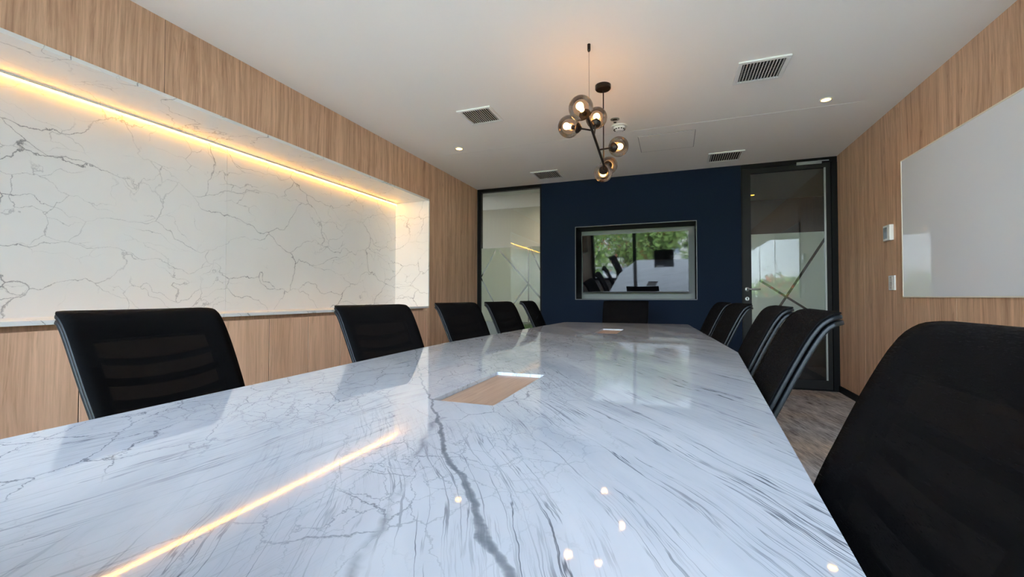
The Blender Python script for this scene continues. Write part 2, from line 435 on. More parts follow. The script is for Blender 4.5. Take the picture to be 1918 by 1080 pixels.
# left wall: oak facing over, beside and before the marble niche, with 2 mm seams
bm = BM()
box(bm, NX - 0.2, XL - 0.02, YW - 0.1, YB, NZT + 0.012, H)               # core over the niche
box(bm, NX - 0.2, XL - 0.02, NY1 + 0.012, YB, 0, NZT + 0.02)             # core beyond the niche
box(bm, NX - 0.2, XL - 0.02, YW - 0.1, NY0 - 0.012, 0, NZT + 0.02)       # core before the niche
box(bm, NX - 0.2, NX - 0.03, NY0 - 0.02, NY1 + 0.02, 0, NZT + 0.02)      # core behind it
wl = struct('wall_left', bm, M_gap_shade, 'oak panelled wall around the marble niche')
def oak_panel(y0, y1, z0, z1, parent=wl, x=XL, side=-1, mat=M_oak):
    g = 0.0017
    return obj('wood_panel', box(BM(), min(x, x + side * 0.02), max(x, x + side * 0.02), y0 + g, y1 - g, z0, z1), mat, parent)
for a, b_ in ((YW, NY0), (NY0, 1.558), (1.558, NY1 + 0.005)): oak_panel(a, b_, NZT, H)
oak_panel(NY1 + 0.005, YB - 0.001, 0.0, H)
oak_panel(YW, NY0, 0.0, NZT)
# oak strip behind the finger groove under the sill
obj('groove_strip', box(BM(), XL - 0.07, XL - 0.055, NY0, NY1, 0.850, NZB - 0.001), M_oak_cab, wl)

bm = BM(); box(bm, XL - 0.0202, XL - 0.0015, 1.5566, 1.5594, NZT, H); box(bm, XL - 0.0202, XL - 0.0015, NY1 + 0.0036, NY1 + 0.0064, NZT + 0.01, H)
obj('seam_strip', bm, M_gap_shade, wl)  # dark strips painted as the shade in the panel seams

# marble lining of the niche (slabs 20 mm)
nl = struct_empty('trim_2', 'white veined marble lining of the wall niche')
LIP = 0.006
obj('marble_back_panel', box(BM(), NX - 0.02, NX, 2.247, NY1, NZB, NZT), M_niche, nl)
obj('marble_back_panel', box(BM(), NX - 0.02, NX, 0.17, 2.245, NZB, NZT), M_niche, nl)
obj('marble_back_panel', box(BM(), NX - 0.02, NX, NY0, 0.168, NZB, NZT), M_niche, nl)
obj('marble_soffit', box(BM(), NX, XL + LIP, NY0, NY1, NZT - 0.012, NZT + 0.008), M_niche, nl)
obj('marble_sill', box(BM(), NX, XL + LIP, NY0, NY1, NZB, NZB + 0.020), M_niche, nl)
obj('marble_end_panel', box(BM(), NX, XL + LIP, NY1 - 0.012, NY1 + 0.008, NZB + 0.02, NZT - 0.012), M_niche, nl)
obj('marble_end_panel', box(BM(), NX, XL + LIP, NY0 - 0.008, NY0 + 0.012, NZB + 0.02, NZT - 0.012), M_niche, nl)

led = thing('led_strip', 'glowing warm light strip along the upper back edge of the marble niche', 'light strip', (NX, 0, NZT - 0.012))
bm = BM(); box(bm, 0.0, 0.016, NY0 + 0.02, NY1 - 0.014, -0.006, 0.0); box(bm, 0.0105, 0.0135, NY0 + 0.02, NY1 - 0.014, -0.0122, -0.006)
obj('channel', bm, M_white, led)
obj('diffuser', box(BM(), 0.003, 0.010, NY0 + 0.02, NY1 - 0.014, -0.0125, -0.0062, 0.002), M_led, led)

# right wall
bm = BM(); box(bm, XR + 0.015, XR + 0.12, YW - 0.1, YB, 0, H)
wr = struct('wall_right', bm, M_seam_light, 'oak panelled wall behind the white glass boards')
ys = [YB - 0.001, 4.968, 4.216, 3.56, 2.90, 2.24, 1.58, 0.92, 0.26, -0.40, YW]
for a, b_ in zip(ys[1:], ys): oak_panel(a, b_, 0.0, H, wr, XR, 1)
bm = BM()
for y in (4.968, 4.216): box(bm, XR + 0.0008, XR + 0.0152, y - 0.0016, y + 0.0016, 0.0, H)
box(bm, XR + 0.0008, XR + 0.0152, 3.5584, 3.5616, 0.0, 1.02)
obj('seam_strip', bm, M_cream, wr)
struct('baseboard_right', box(BM(), XR - 0.012, XR, YW, YB, 0, 0.07, 0.002), M_black, 'black skirting under the right oak wall')
struct('baseboard_left', box(BM(), XL, XL + 0.012, NY1 + 0.05, YB, 0, 0.07, 0.002), M_black, 'black skirting under the left oak wall')

# back wall (navy) with the recess for the television
BX0, BX1 = -1.673, 0.742
TX0, TX1, TZ0, TZ1, TD = -1.203, 0.261, 0.997, 1.941, 0.38
bm = BM()
box(bm, BX0, TX0, YB, YB + 0.45, 0, H); box(bm, TX1, BX1, YB, YB + 0.45, 0, H)
box(bm, TX0, TX1, YB, YB + 0.45, 0, TZ0); box(bm, TX0, TX1, YB, YB + 0.45, TZ1, H)
box(bm, TX0, TX1, YB + TD + 0.004, YB + 0.45, TZ0, TZ1)
struct('wall_back', bm, M_navy, 'dark navy feature wall behind the television')
tr = struct_empty('trim_3', 'black lined television recess with a thin pale metal edge')
bm = BM(); e = 0.006
for (x0, x1, z0, z1) in ((TX0 - e, TX1 + e, TZ1 - 0.001, TZ1 + e), (TX0 - e, TX1 + e, TZ0 - e, TZ0 + 0.001), (TX0 - e, TX0 + 0.001, TZ0, TZ1), (TX1 - 0.001, TX1 + e, TZ0, TZ1)):
    box(bm, x0, x1, YB - 0.006, YB + 0.01, z0, z1)
obj('edge_trim', bm, pmat('edge_metal', (0.16, 0.165, 0.17), 0.5, metal=0.5), tr)
bm = BM(); k = 0.004
box(bm, TX0, TX0 + k, YB + 0.001, YB + TD, TZ0, TZ1); box(bm, TX1 - k, TX1, YB + 0.001, YB + TD, TZ0, TZ1)
box(bm, TX0, TX1, YB + 0.001, YB + TD, TZ1 - k, TZ1); box(bm, TX0, TX1, YB + 0.001, YB + TD, TZ0, TZ0 + k)
obj('recess_lining', bm, M_black, tr)
obj('recess_back', box(BM(), TX0 + k, TX1 - k, YB + TD - 0.004, YB + TD, TZ0 + k, TZ1 - k), pmat('grey_panel', (0.20, 0.21, 0.195), 0.4), tr)

# left glass partition (window_1)
def bars(bm, x0, x1, z0, z1, t, y0, y1, tl=None, tr_=None, tb=None, tt=None):
    tl = tl or t; tr_ = tr_ or t; tb = tb or t; tt = tt or t
    box(bm, x0, x0 + tl, y0, y1, z0, z1); box(bm, x1 - tr_, x1, y0, y1, z0, z1)
    box(bm, x0 + tl, x1 - tr_, y0, y1, z0, z0 + tb); box(bm, x0 + tl, x1 - tr_, y0, y1, z1 - tt, z1)
    return bm
w1 = struct_empty('window_1', 'tall frosted glass partition left of the navy wall')
obj('window_frame', bars(BM(), XL, BX0, 0, H, 0.05, YB, YB + 0.07, tl=0.055, tr_=0.02, tt=0.045), M_black, w1)
obj('glass_pane', box(BM(), XL + 0.05, BX0 - 0.018, YB + 0.018, YB + 0.028, 0.04, H - 0.04), M_glass, w1)
segsL = [(-2.352, 1.690, -2.581, 1.307, 0.016), (-2.581, 1.30, -2.387, 0.953, 0.016), (-2.293, 1.675, -1.867, 1.208, 0.020),
         (-1.867, 1.208, -2.098, 0.914, 0.024), (-1.867, 1.208, -1.69, 1.005, 0.024), (-1.867, 1.718, -1.867, 0.684, 0.016), (-1.85, 1.718, -1.66, 1.31, 0.018),
         (-2.098, 0.914, -2.28, 0.684, 0.020), (-2.387, 0.953, -2.30, 0.80, 0.012)]
M_filmL = film_mat('frosted_film_left', segsL, (0.84, 0.87, 0.79))
obj('frosted_film', box(BM(), XL + 0.05, BX0 - 0.018, YB + 0.0282, YB + 0.0286, 0.684, 1.718), M_filmL, w1)

# right glass door (door_1)
d1 = struct_empty('door_1', 'black framed glass door right of the navy wall')
obj('door_frame', bars(BM(), BX1 + 0.002, XR, 0, H, 0.03, YB, YB + 0.09, tl=0.014, tr_=0.055, tb=0.012, tt=0.05), M_black, d1)
DY0, DY1 = YB + 0.015, YB + 0.055
leaf = obj('door_leaf', bars(BM(), 0.760, XR - 0.058, 0.014, H - 0.053, 0.08, DY0, DY1, tl=0.085, tr_=0.045, tb=0.10, tt=0.055), M_stile, d1)
obj('glass_pane', box(BM(), 0.84, 1.577, YB + 0.03, YB + 0.04, 0.11, H - 0.105), M_glass, leaf)
obj('glazing_bead', box(BM(), 1.560, 1.577, YB + 0.014, YB + 0.029, 0.114, H - 0.108), M_steel, leaf)
segsR = [(1.60, 1.72, 1.138, 0.934, 0.026), (1.138, 0.934, 0.99, 0.685, 0.026), (0.935, 1.215, 1.393, 0.885, 0.024), (1.393, 0.885, 1.575, 0.76, 0.024)]
M_filmR = film_mat('frosted_film_door', segsR, (0.74, 0.80, 0.78))
obj('frosted_film', box(BM(), 0.842, 1.575, YB + 0.0405, YB + 0.041, 0.684, 1.75), M_filmR, leaf)
bm = BM(); lathe(bm, [(0.0, 0), (0.026, 0), (0.026, 0.007), (0.022, 0.010), (0.0, 0.010)], 24, (0.80, DY0, 1.115), (0, -1, 0))
tube(bm, [(0.80, DY0 - 0.008, 1.115), (0.80, DY0 - 0.045, 1.115), (0.807, DY0 - 0.054, 1.115), (0.82, DY0 - 0.057, 1.115), (0.90, DY0 - 0.057, 1.113), (0.925, DY0 - 0.052, 1.113)], [0.009, 0.009, 0.009, 0.0095, 0.0095, 0.008])
obj('handle', bm, M_steel, leaf, True)
bm = BM(); lathe(bm, [(0, 0), (0.024, 0), (0.024, 0.007), (0.020, 0.009), (0, 0.009)], 24, (0.798, DY0, 1.005), (0, -1, 0))
lk = obj('lock_plate', bm, M_steel, leaf)
bm = BM(); lathe(bm, [(0, 0), (0.008, 0), (0.008, 0.003), (0, 0.003)], 16, (0.798, DY0 - 0.009, 1.010), (0, -1, 0)); box(bm, 0.794, 0.802, DY0 - 0.012, DY0 - 0.009, 0.990, 1.010)
obj('keyhole', bm, M_dark, leaf)
bm = BM(); box(bm, 1.30, 1.54, YB - 0.002, YB + 0.014, 2.497, 2.532, 0.003); tube(bm, [(1.50, YB - 0.01, 2.525), (1.60, YB - 0.02, 2.520)], 0.006)
tube(bm, [(1.42, YB - 0.01, 2.52), (1.60, YB - 0.02, 2.52)], 0.004)
obj('door_closer', bm, M_steel, d1)

# corridor beyond the glass
struct('floor_corridor', box(BM(), -3.6, 2.6, YB, 7.6, -0.12, -0.001), pmat('corridor_floor', (0.13, 0.11, 0.10), 0.6))
struct('ceiling_corridor', box(BM(), -3.6, 2.6, YB + 0.2, 7.6, 2.50, 2.6), pmat('corridor_ceiling', (0.62, 0.60, 0.55), 0.9))
bm = BM(); box(bm, -3.6, -0.9, 6.75, 6.85, 1.75, 2.5); box(bm, -3.6, -3.5, YB, 6.75, 0, 2.5)
struct('wall_corridor_left', bm, pmat('beige_plaster', (0.31, 0.28, 0.225), 0.9))
struct('trim_4', box(BM(), -3.5, -0.9, 6.74, 6.85, 0, 1.75), pmat('grey_green_dado', (0.14, 0.15, 0.13), 0.7))
bm = BM(); box(bm, -0.9, 2.6, 7.5, 7.6, 0, 2.5); box(bm, 2.5, 2.6, YB, 7.5, 0, 2.5); box(bm, -0.9, -0.8, YB + 0.45, 7.5, 0, 2.5)
box(bm, XR + 0.0, 2.5, YB + 0.01, YB + 0.09, 0, 2.5)
struct('wall_corridor_right', bm, pmat('dark_brown_wall', (0.022, 0.016, 0.013), 0.6))
cl = thing('added_corridor_light', 'unseen light added behind the navy wall to brighten the corridor', 'lamp', (-1.25, 6.35, 2.50))  # added light, kept out of view, to brighten the corridor behind the left glass
obj('added_light_body', box(BM(), -0.35, 0.35, -0.06, 0.06, -0.03, 0, 0.004), M_white, cl)
obj('diffuser', box(BM(), -0.34, 0.34, -0.05, 0.05, -0.036, -0.0305), emit('added_corridor_glow', (1.0, 0.93, 0.80), 42.0), cl)

# window wall behind the camera
w2 = struct_empty('window_2', 'full height window wall behind the viewer')
bm = BM(); box(bm, XL, XR, YW - 0.10, YW, 0, 0.06); box(bm, XL, XR, YW - 0.10, YW, H - 0.06, H)
for x in (XL + 0.03, -1.38, 0.15, XR - 0.03): box(bm, x - 0.045, x + 0.045, YW - 0.10, YW, 0.06, H - 0.06)
obj('window_frame', bm, M_stile, w2)
for a, b_ in ((XL + 0.075, -1.425), (-1.335, 0.105), (0.195, XR - 0.075)):
    obj('glass_pane', box(BM(), a, b_, YW - 0.06, YW - 0.05, 0.06, H - 0.06), M_winglass, w2)

# ------------------------------------------------------------------ low cabinets under the niche
dw = 0.3425
cab_lab = ['oak cabinet under the marble niche, last one towards the glass partition',
           'oak cabinet under the marble niche, mostly hidden behind the second left chair',
           'oak cabinet under the marble niche, in full view just left of the second left chair',
           'oak cabinet under the marble niche, between the nearest left chair and the open stretch',
           'oak cabinet under the marble niche, largest in view, behind the nearest left chair']
for i in range(5):
    y1 = 4.298 - i * 2 * dw; y0 = y1 - 2 * dw
    ct = thing('low_cabinet', cab_lab[i], 'cabinet', (XL, (y0 + y1) / 2, 0), 0, 'oak cabinets under the marble niche')
    obj('cabinet_body', box(BM(), -0.36, -0.026, -dw + 0.001, dw - 0.001, 0.07, 0.848), M_gap_shade, ct)  # dark body colour stands for the shade behind the door gaps
    obj('plinth', box(BM(), -0.34, -0.05, -dw + 0.001, dw - 0.001, 0.0, 0.069), M_black, ct)
    bm = BM(); box(bm, -0.0262, -0.004, -0.0018, 0.0018, 0.072, 0.872); box(bm, -0.0262, -0.004, -dw + 0.0002, -dw + 0.0019, 0.072, 0.872); box(bm, -0.0262, -0.004, dw - 0.0019, dw - 0.0002, 0.072, 0.872)
    obj('seam_strip', bm, M_gap_shade, ct)  # dark strips fill the door gaps in place of their shade
    for s in (-1, 1):
        a, b_ = sorted((0.0, s * dw))
        obj('cabinet_door', box(BM(), -0.022, -0.002, a + 0.0022, b_ - 0.0022, 0.072, 0.874, 0.0008, 1), M_oak_cab, ct)
bm = BM(); box(bm, XL - 0.4, XL, 4.2985, NY1 + 0.004, 0, 0.90); box(bm, XL - 0.4, XL, NY0, 4.298 - 10 * dw - 0.001, 0, 0.90)
obj('wood_filler', bm, M_oak_cab, wl)

# ------------------------------------------------------------------ conference table
TXC = -0.48
out = [(TXC + 0.62, 0.06), (0.286, 2.32), (0.129, 4.543), (TXC - 0.600, 4.515), (-1.238, 2.20), (TXC - 0.68, 0.06)]
holes = [(-0.585, -0.412, 0.980, 1.424), (-0.552, -0.385, 3.195, 3.665)]
ZB = TZ - 0.030
table = thing('conference_table', 'long marble topped boat shaped table with two oak cable hatches, filling the room', 'table', (0, 0, 0))
bm = BM()
loops = [out] + [[(a, c), (b_, c), (b_, d), (a, d)] for a, b_, c, d in holes]
alltop = []
for z in (TZ, ZB):
    edges = []; lv = []
    for lp in loops:
        vs = [bm.verts.new((x, y, z)) for x, y in lp]; lv.append(vs)
        for i in range(len(vs)): edges.append(bm.edges.new((vs[i], vs[(i + 1) % len(vs)])))
    bmesh.ops.triangle_fill(bm, edges=edges, use_beauty=True, use_dissolve=False)
    alltop.append(lv)
for lt, lb in zip(*alltop):
    n = len(lt)
    for i in range(n): bm.faces.new((lt[i], lt[(i + 1) % n], lb[(i + 1) % n], lb[i]))
top = obj('tabletop', bm, M_table, table)
for a, b_, c, d in holes:
    ld = obj('hatch_lid', box(BM(), a + 0.002, b_ - 0.002, c + 0.002, d - 0.002, TZ - 0.022, TZ - 0.010, 0.001, 1), M_oak_lid, table)
    ld['label'] = 'oak cable hatch lid set into the marble'
    obj('hatch_tray', box(BM(), a - 0.02, b_ + 0.02, c - 0.02, d + 0.02, ZB - 0.05, ZB - 0.001), M_blackpl, table)
bm = BM(); ins = []
for (x, y) in out: ins.append((TXC + (x - TXC) * 0.80, 2.3 + (y - 2.3) * 0.93))
lo = [bm.verts.new((x, y, ZB - 0.06)) for x, y in ins]; hi = [bm.verts.new((x, y, ZB - 0.051)) for x, y in ins]
bm.faces.new(lo); bm.faces.new(hi)
for i in range(6): bm.faces.new((lo[i], lo[(i + 1) % 6], hi[(i + 1) % 6], hi[i]))
obj('underframe', bm, M_black, table)
for yc in (1.2, 3.45):
    obj('pedestal', box(BM(), TXC - 0.13, TXC + 0.13, yc - 0.35, yc + 0.35, 0, ZB - 0.06, 0.01), M_black, table)

# ------------------------------------------------------------------ office chair
PROF = [(-0.168, 0.520), (-0.162, 0.560), (-0.163, 0.600), (-0.174, 0.650), (-0.190, 0.700), (-0.209, 0.750), (-0.227, 0.800), (-0.244, 0.845),
        (-0.260, 0.885), (-0.273, 0.915), (-0.286, 0.940), (-0.301, 0.960), (-0.320, 0.974), (-0.343, 0.981)]
PROF = [(x, z + 0.014 * (z - 0.5) / 0.5) for x, z in PROF]
def prof_at(s):
    """point and forward normal at arc fraction s of the back's side profile"""
    L = [0.0]
    for a, b_ in zip(PROF, PROF[1:]): L.append(L[-1] + math.hypot(b_[0] - a[0], b_[1] - a[1]))
    t = s * L[-1]
    for i in range(len(PROF) - 1):
        if t <= L[i + 1] + 1e-9:
            f = (t - L[i]) / (L[i + 1] - L[i]); a, b_ = PROF[i], PROF[i + 1]
            dx, dz = b_[0] - a[0], b_[1] - a[1]; n = math.hypot(dx, dz)
            return a[0] + dx * f, a[1] + dz * f, dz / n, -dx / n, L[-1]
def half_w(s, inset=0.0):
    x, z, nx, nz, L = prof_at(s)
    w_ = 0.215 + 0.022 * math.sin(PI * min(1, max(0, (z - 0.50) / 0.50)) * 0.62) - inset
    r = 0.032; d = (1 - s) * L - inset
    if d < r: w_ -= r - math.sqrt(max(0, r * r - (r - d) ** 2))
    r = 0.06; d = s * L - inset
    if d < r: w_ -= r - math.sqrt(max(0, r * r - (r - d) ** 2))
    return w_
def sheet(bm, ss, off, ring=False, inset=0.0, nv=14, bend=0.014, arc=0.0):
    """curved sheet following the profile, pushed forward by off; a ring leaves the middle open"""
    rows = []
    cut = 0.060
    for s in ss:
        x, z, nx, nz, L = prof_at(s); hw = max(0.004, half_w(s, inset)); row = []
        inner = hw - cut
        vs = []
        if ring:
            inner = max(0.02, inner)
            vs = [-hw, -hw * 0.5 - inner * 0.5, -inner, -inner * 0.66, -inner * 0.33, 0, inner * 0.33, inner * 0.66, inner, hw * 0.5 + inner * 0.5, hw]
        else: vs = [-hw + 2 * hw * i / nv for i in range(nv + 1)]
        for y in vs:
            b2 = bend * (abs(y) / 0.23) ** 2.2
            row.append(bm.verts.new((x + nx * off + b2, y, z + nz * off - arc * (1 - (y / 0.23) ** 2))))
        rows.append(row)
    n = len(rows[0])
    for i in range(len(rows) - 1):
        for j in range(n - 1):
            if ring and 2 <= j < n - 3 and ss[i] >= ring[0] and ss[i + 1] <= ring[1]: continue
            bm.faces.new((rows[i][j], rows[i][j + 1], rows[i + 1][j + 1], rows[i + 1][j]))
    return bm
def solid(o, th, bev=0.0, off=-1):
    m = o.modifiers.new('thickness', 'SOLIDIFY'); m.thickness = th; m.offset = off; m.use_even_offset = False
    if bev:
        b_ = o.modifiers.new('edge', 'BEVEL'); b_.width = bev; b_.segments = 2; b_.limit_method = 'ANGLE'; b_.angle_limit = R(50)
    return o
def make_chair():
    t = thing('office_chair', 'x', 'chair')
    ss = [0.0, 0.02, 0.045, 0.075, 0.11] + [0.11 + (0.87 - 0.11) * i / 14 for i in range(1, 15)] + [0.90, 0.925, 0.945, 0.963, 0.978, 0.99, 1.0]
    solid(obj('mesh_panel', sheet(BM(), ss, 0.000), M_mesh, t, True), 0.0035)
    solid(obj('back_frame', sheet(BM(), ss, -0.005, (0.13, 0.80)), M_shell, t, True), 0.011, 0.003)
    solid(obj('back_shell', sheet(BM(), ss, -0.020, (0.13, 0.80), inset=0.003), M_shell, t, True), 0.012, 0.003)
    for zc, h_ in ((0.845, 0.010), (0.785, 0.011), (0.720, 0.012), (0.655, 0.012), (0.59, 0.014)):
        bm = BM(); rows = []
        for dz in (-h_, h_):
            s = min(range(200), key=lambda k: abs(prof_at(k / 199)[1] - (zc + dz))) / 199
            x, z, nx, nz, L = prof_at(s); hw = half_w(s) - 0.05; row = []
            for i in range(13):
                y = -hw + 2 * hw * i / 12
                row.append(bm.verts.new((x - nx * 0.016 + 0.014 * (abs(y) / 0.23) ** 2.2, y, zc + dz - 0.020 * (1 - (y / hw) ** 2))))
            rows.append(row)
        for j in range(12): bm.faces.new((rows[0][j], rows[0][j + 1], rows[1][j + 1], rows[1][j]))
        solid(obj('lumbar_slat', bm, M_blackpl, t, True), 0.006)
    # seat
    bm = BM(); box(bm, -0.21, 0.25, -0.235, 0.235, 0.445, 0.505, 0.028, 4)
    for v in bm.verts:
        if v.co.x > 0.12 and v.co.z > 0.47: v.co.z -= (v.co.x - 0.12) * 0.12
        v.co.y *= 1.0 - 0.10 * max(0, v.co.x)
    obj('seat_cushion', bm, M_seat, t, True)
    bm = BM(); box(bm, -0.19, 0.22, -0.215, 0.215, 0.425, 0.444, 0.008, 2); obj('seat_shell', bm, M_blackpl, t)
    bm = BM(); box(bm, -0.12, 0.10, -0.06, 0.06, 0.375, 0.424, 0.008, 2)
    tube(bm, [(0.0, -0.06, 0.40), (0.02, -0.20, 0.40), (0.02, -0.23, 0.402)], [0.005, 0.005, 0.009]); obj('tilt_mechanism', bm, M_blackpl, t)
    bm = BM()
    for s in (-1, 1):
        tube(bm, [(-0.10, s * 0.045, 0.395), (-0.18, s * 0.06, 0.400), (-0.222, s * 0.075, 0.43), (-0.224, s * 0.085, 0.50), (-0.204, s * 0.10, 0.58), (-0.206, s * 0.12, 0.64)], [0.013, 0.013, 0.014, 0.014, 0.012, 0.010])
    tube(bm, [(-0.212, -0.095, 0.55), (-0.212, 0.095, 0.55)], 0.010)
    obj('back_support', bm, M_blackpl, t, True)
    bm = BM(); lathe(bm, [(0.0, 0.10), (0.030, 0.10), (0.030, 0.24), (0.026, 0.25), (0.014, 0.25), (0.014, 0.376), (0.0, 0.376)], 20); obj('gas_column', bm, M_blackpl, t)
    bm = BM(); lathe(bm, [(0.0, 0.075), (0.045, 0.075), (0.045, 0.11), (0.032, 0.125), (0.0, 0.125)], 20)
    for i in range(5):
        a = 2 * PI * i / 5 + 0.3
        tube(bm, [(0.03 * math.cos(a), 0.03 * math.sin(a), 0.098), (0.17 * math.cos(a), 0.17 * math.sin(a), 0.090), (0.285 * math.cos(a), 0.285 * math.sin(a), 0.072)], [0.022, 0.018, 0.013], 10)
    obj('star_base', bm, M_blackpl, t, True)
    for i in range(5):
        a = 2 * PI * i / 5 + 0.3; cx, cy = 0.285 * math.cos(a), 0.285 * math.sin(a); d = (math.cos(a + 1.2), math.sin(a + 1.2), 0)
        bm = BM(); tube(bm, [(cx, cy, 0.030), (cx, cy, 0.072)], 0.007, 8)
        for s in (-1, 1):
            o_ = (cx + d[0] * 0.009 * s, cy + d[1] * 0.009 * s, 0.027)
            lathe(bm, [(0, 0), (0.021, 0), (0.027, 0.003), (0.027, 0.011), (0.021, 0.014), (0, 0.014)], 16, o_, (d[0] * s, d[1] * s, 0))
        obj('caster', bm, M_rubber, t)
    return t
chair0 = make_chair()
used = []
def place_chair(pn, pf, label, group, lift=0.0, recline=0.0):
    """pn, pf: top rear corners (x,y) nearest to and farthest from the viewer; the chair faces the table"""
    pn, pf = Vector(pn), Vector(pf)
    mid = (pn + pf) / 2; along = (pf - pn).normalized()
    f = Vector((along.y, -along.x))                     # right of walking direction near->far
    if f.dot(Vector((TXC, 2.3)) - mid) < 0: f = -f
    o = chair0 if not used else copy_tree(chair0)
    used.append(1)
    o.location = (mid.x + f.x * 0.343, mid.y + f.y * 0.343, 0)
    o.rotation_euler = (0, 0, math.atan2(f.y, f.x))
    o['label'] = label; o['group'] = group
    if recline:
        m = Matrix.Rotation(R(-recline), 4, 'Y'); piv = Vector((-0.17, 0, 0.47))
        for c_ in [k for k in S.objects if k.parent == o and k.name.split('.')[0] in ('mesh_panel', 'back_frame', 'back_shell', 'lumbar_slat', 'back_support')]:
            c_.rotation_euler = m.to_euler(); c_.location = piv - m @ piv
    if lift:
        for c_ in [k for k in S.objects if k.parent == o and k.name.split('.')[0] not in ('caster', 'star_base', 'gas_column')]:
            c_.location.z += lift
    return o
GL, GR = 'office chairs along the left of the table', 'office chairs along the right of the table'
place_chair((-1.592, 0.690), (-1.632, 1.15), 'black mesh office chair nearest on the left, oak showing through its mesh', GL, 0.008, 5)
place_chair((-1.460, 1.60), (-1.390, 2.06), 'black mesh office chair second from the viewer on the left, below the marble niche', GL)
place_chair((-1.480, 2.54), (-1.410, 3.00), 'black office chair on the left against the oak wall beyond the niche', GL)
place_chair((-1.449, 3.30), (-1.400, 3.75), 'black office chair left, broader of the two before the frosted glass', GL)
place_chair((-1.405, 4.08), (-1.435, 4.53), 'black office chair farthest on the left, seen narrow beside the navy wall edge', GL)
place_chair((0.408, 0.515), (0.408, 0.98), 'black office chair closest to the viewer, large and cut off at the right edge', GR, 0.006, 5)
place_chair((0.362, 1.30), (0.400, 1.76), 'black office chair on the right, second from the viewer, beside the bare carpet', GR)
place_chair((0.403, 1.95), (0.425, 2.41), 'black office chair on the right, third from the viewer, below the crossed door lines', GR)
place_chair((0.395, 2.82), (0.365, 3.28), 'black office chair on the right overlapping the grey edge of the door frame', GR)
place_chair((0.355, 3.44), (0.330, 3.90), 'black office chair farthest on the right, slim against the navy wall', GR)
place_chair((-0.725, 4.84), (-0.245, 4.84), 'black office chair at the far head of the table under the television', 'office chairs at the table heads')
place_chair((-0.72, -0.14), (-0.26, -0.14), 'black office chair at the near head of the table, seen only mirrored in the television', 'office chairs at the table heads')

# ------------------------------------------------------------------ television
tv = thing('television', 'wide flat black television in the recess, mirroring the window and chairs', 'television', (-0.484, YB + 0.155, 1.468))
tv.rotation_euler = (R(6.0), 0, R(-1.3))
W2, H2 = 0.665, 0.383
obj('housing', box(BM(), -W2, W2, 0.0, 0.045, -H2, H2, 0.004), M_bezel, tv)
obj('bezel', bars(BM(), -W2, W2, -H2, H2, 0.006, -0.006, 0.0, tb=0.012), M_bezel, tv)
obj('screen', box(BM(), -W2 + 0.0055, W2 - 0.0055, -0.003, -0.0005, -H2 + 0.0115, H2 - 0.0055), M_screen, tv)
obj('wall_bracket', box(BM(), -0.2, 0.2, 0.046, 0.20, -0.12, 0.12), M_black, tv)

# ------------------------------------------------------------------ chandelier
def unpx(u, v, Z):
    yaw, pit = R(20.40), R(1.13)
    F = Vector((-math.sin(yaw) * math.cos(pit), math.cos(yaw) * math.cos(pit), math.sin(pit)))
    Rr = Vector((math.cos(yaw), math.sin(yaw), 0)); U = Rr.cross(F)
    return Vector((0, 0, 1.025)) + Z * (F + Rr * (u - 959) / 813.4 - U * (v - 540) / 813.4)
ch = thing('chandelier', 'branching pendant lamp with six lit smoked glass globes', 'chandelier', (-0.47, 3.16, H))
def rel(p): return Vector(p) - Vector((-0.47, 3.16, H))
P0, P1 = Vector((-0.472, 2.611, 2.088)), Vector((-0.468, 3.161, 1.985))
obj('canopy', lathe(BM(), [(0, -0.032), (0.050, -0.032), (0.056, -0.026), (0.056, 0.0), (0, 0.0)], 32, (0, 0, 0)), M_bronze, ch)
obj('stem', tube(BM(), [(0.002, 0.001, -0.03), rel(P1)], 0.0042), M_bronze, ch)
bm = BM(); hk = rel((-0.472, 2.611, H)); lathe(bm, [(0, -0.045), (0.006, -0.045), (0.010, -0.035), (0.010, 0.0), (0, 0)], 14, hk); obj('ceiling_hook', bm, M_bronze, ch)
obj('suspension_wire', tube(BM(), [hk + Vector((0, 0, -0.04)), rel(P0)], 0.0011, 6), M_bronze, ch)
obj('rod', tube(BM(), [rel(P0 - (P1 - P0) * 0.06), rel(P1 + (P1 - P0) * 0.06)], 0.0085), M_bronze, ch)
RG = 0.0705
globes = [('A', (1088, 202), 2.51, 0.0), ('B', (1117, 221), 2.90, 0.30), ('C', (1065.6, 237), 2.80, 0.18), ('D', (1158.5, 274.5), 3.09, 0.62), ('E', (1140, 310), 3.50, 0.97), ('F', (1129.7, 324), 3.33, 1.02)]
bulb_lights = []
for nm, px, Z, t in globes:
    g = unpx(px[0], px[1], Z); a = P0 + (P1 - P0) * t
    d = (g - a).normalized(); a = rel(a); gc = rel(g)
    base = gc - d * (RG - 0.004)
    tube_bm = BM(); tube(tube_bm, [a, base], 0.0055)
    obj('arm', tube_bm, M_bronze, ch)
    bm = BM(); lathe(bm, [(0, -0.020), (0.012, -0.020), (0.030, -0.004), (0.034, 0.004), (0.030, 0.008), (0, 0.008)], 24, base, d)
    lathe(bm, [(0, 0.006), (0.015, 0.006), (0.015, 0.045), (0, 0.045)], 18, base, d)
    obj('socket', bm, M_bronze, ch)
    n = 16; prof = [(RG * math.sin(th), -RG * math.cos(th)) for th in [0.42 + (PI - 0.42) * k / 20 for k in range(21)]]; prof[-1] = (0, RG)
    gl = obj('glass_globe', lathe(BM(), prof, 32, gc, d, cap=False), M_smoke, ch, True)
    bc = gc + d * 0.018; rb = 0.0215
    prof = [(0.0, -0.050), (0.013, -0.050), (0.013, -0.030), (0.017, -0.018)] + [(rb * math.sin(th), -rb * math.cos(th)) for th in [0.9 + (PI - 0.9) * k / 10 for k in range(11)]]
    prof[-1] = (0, rb)
    bo = obj('bulb', lathe(BM(), prof, 20, bc, d), M_bulb, gl, True)

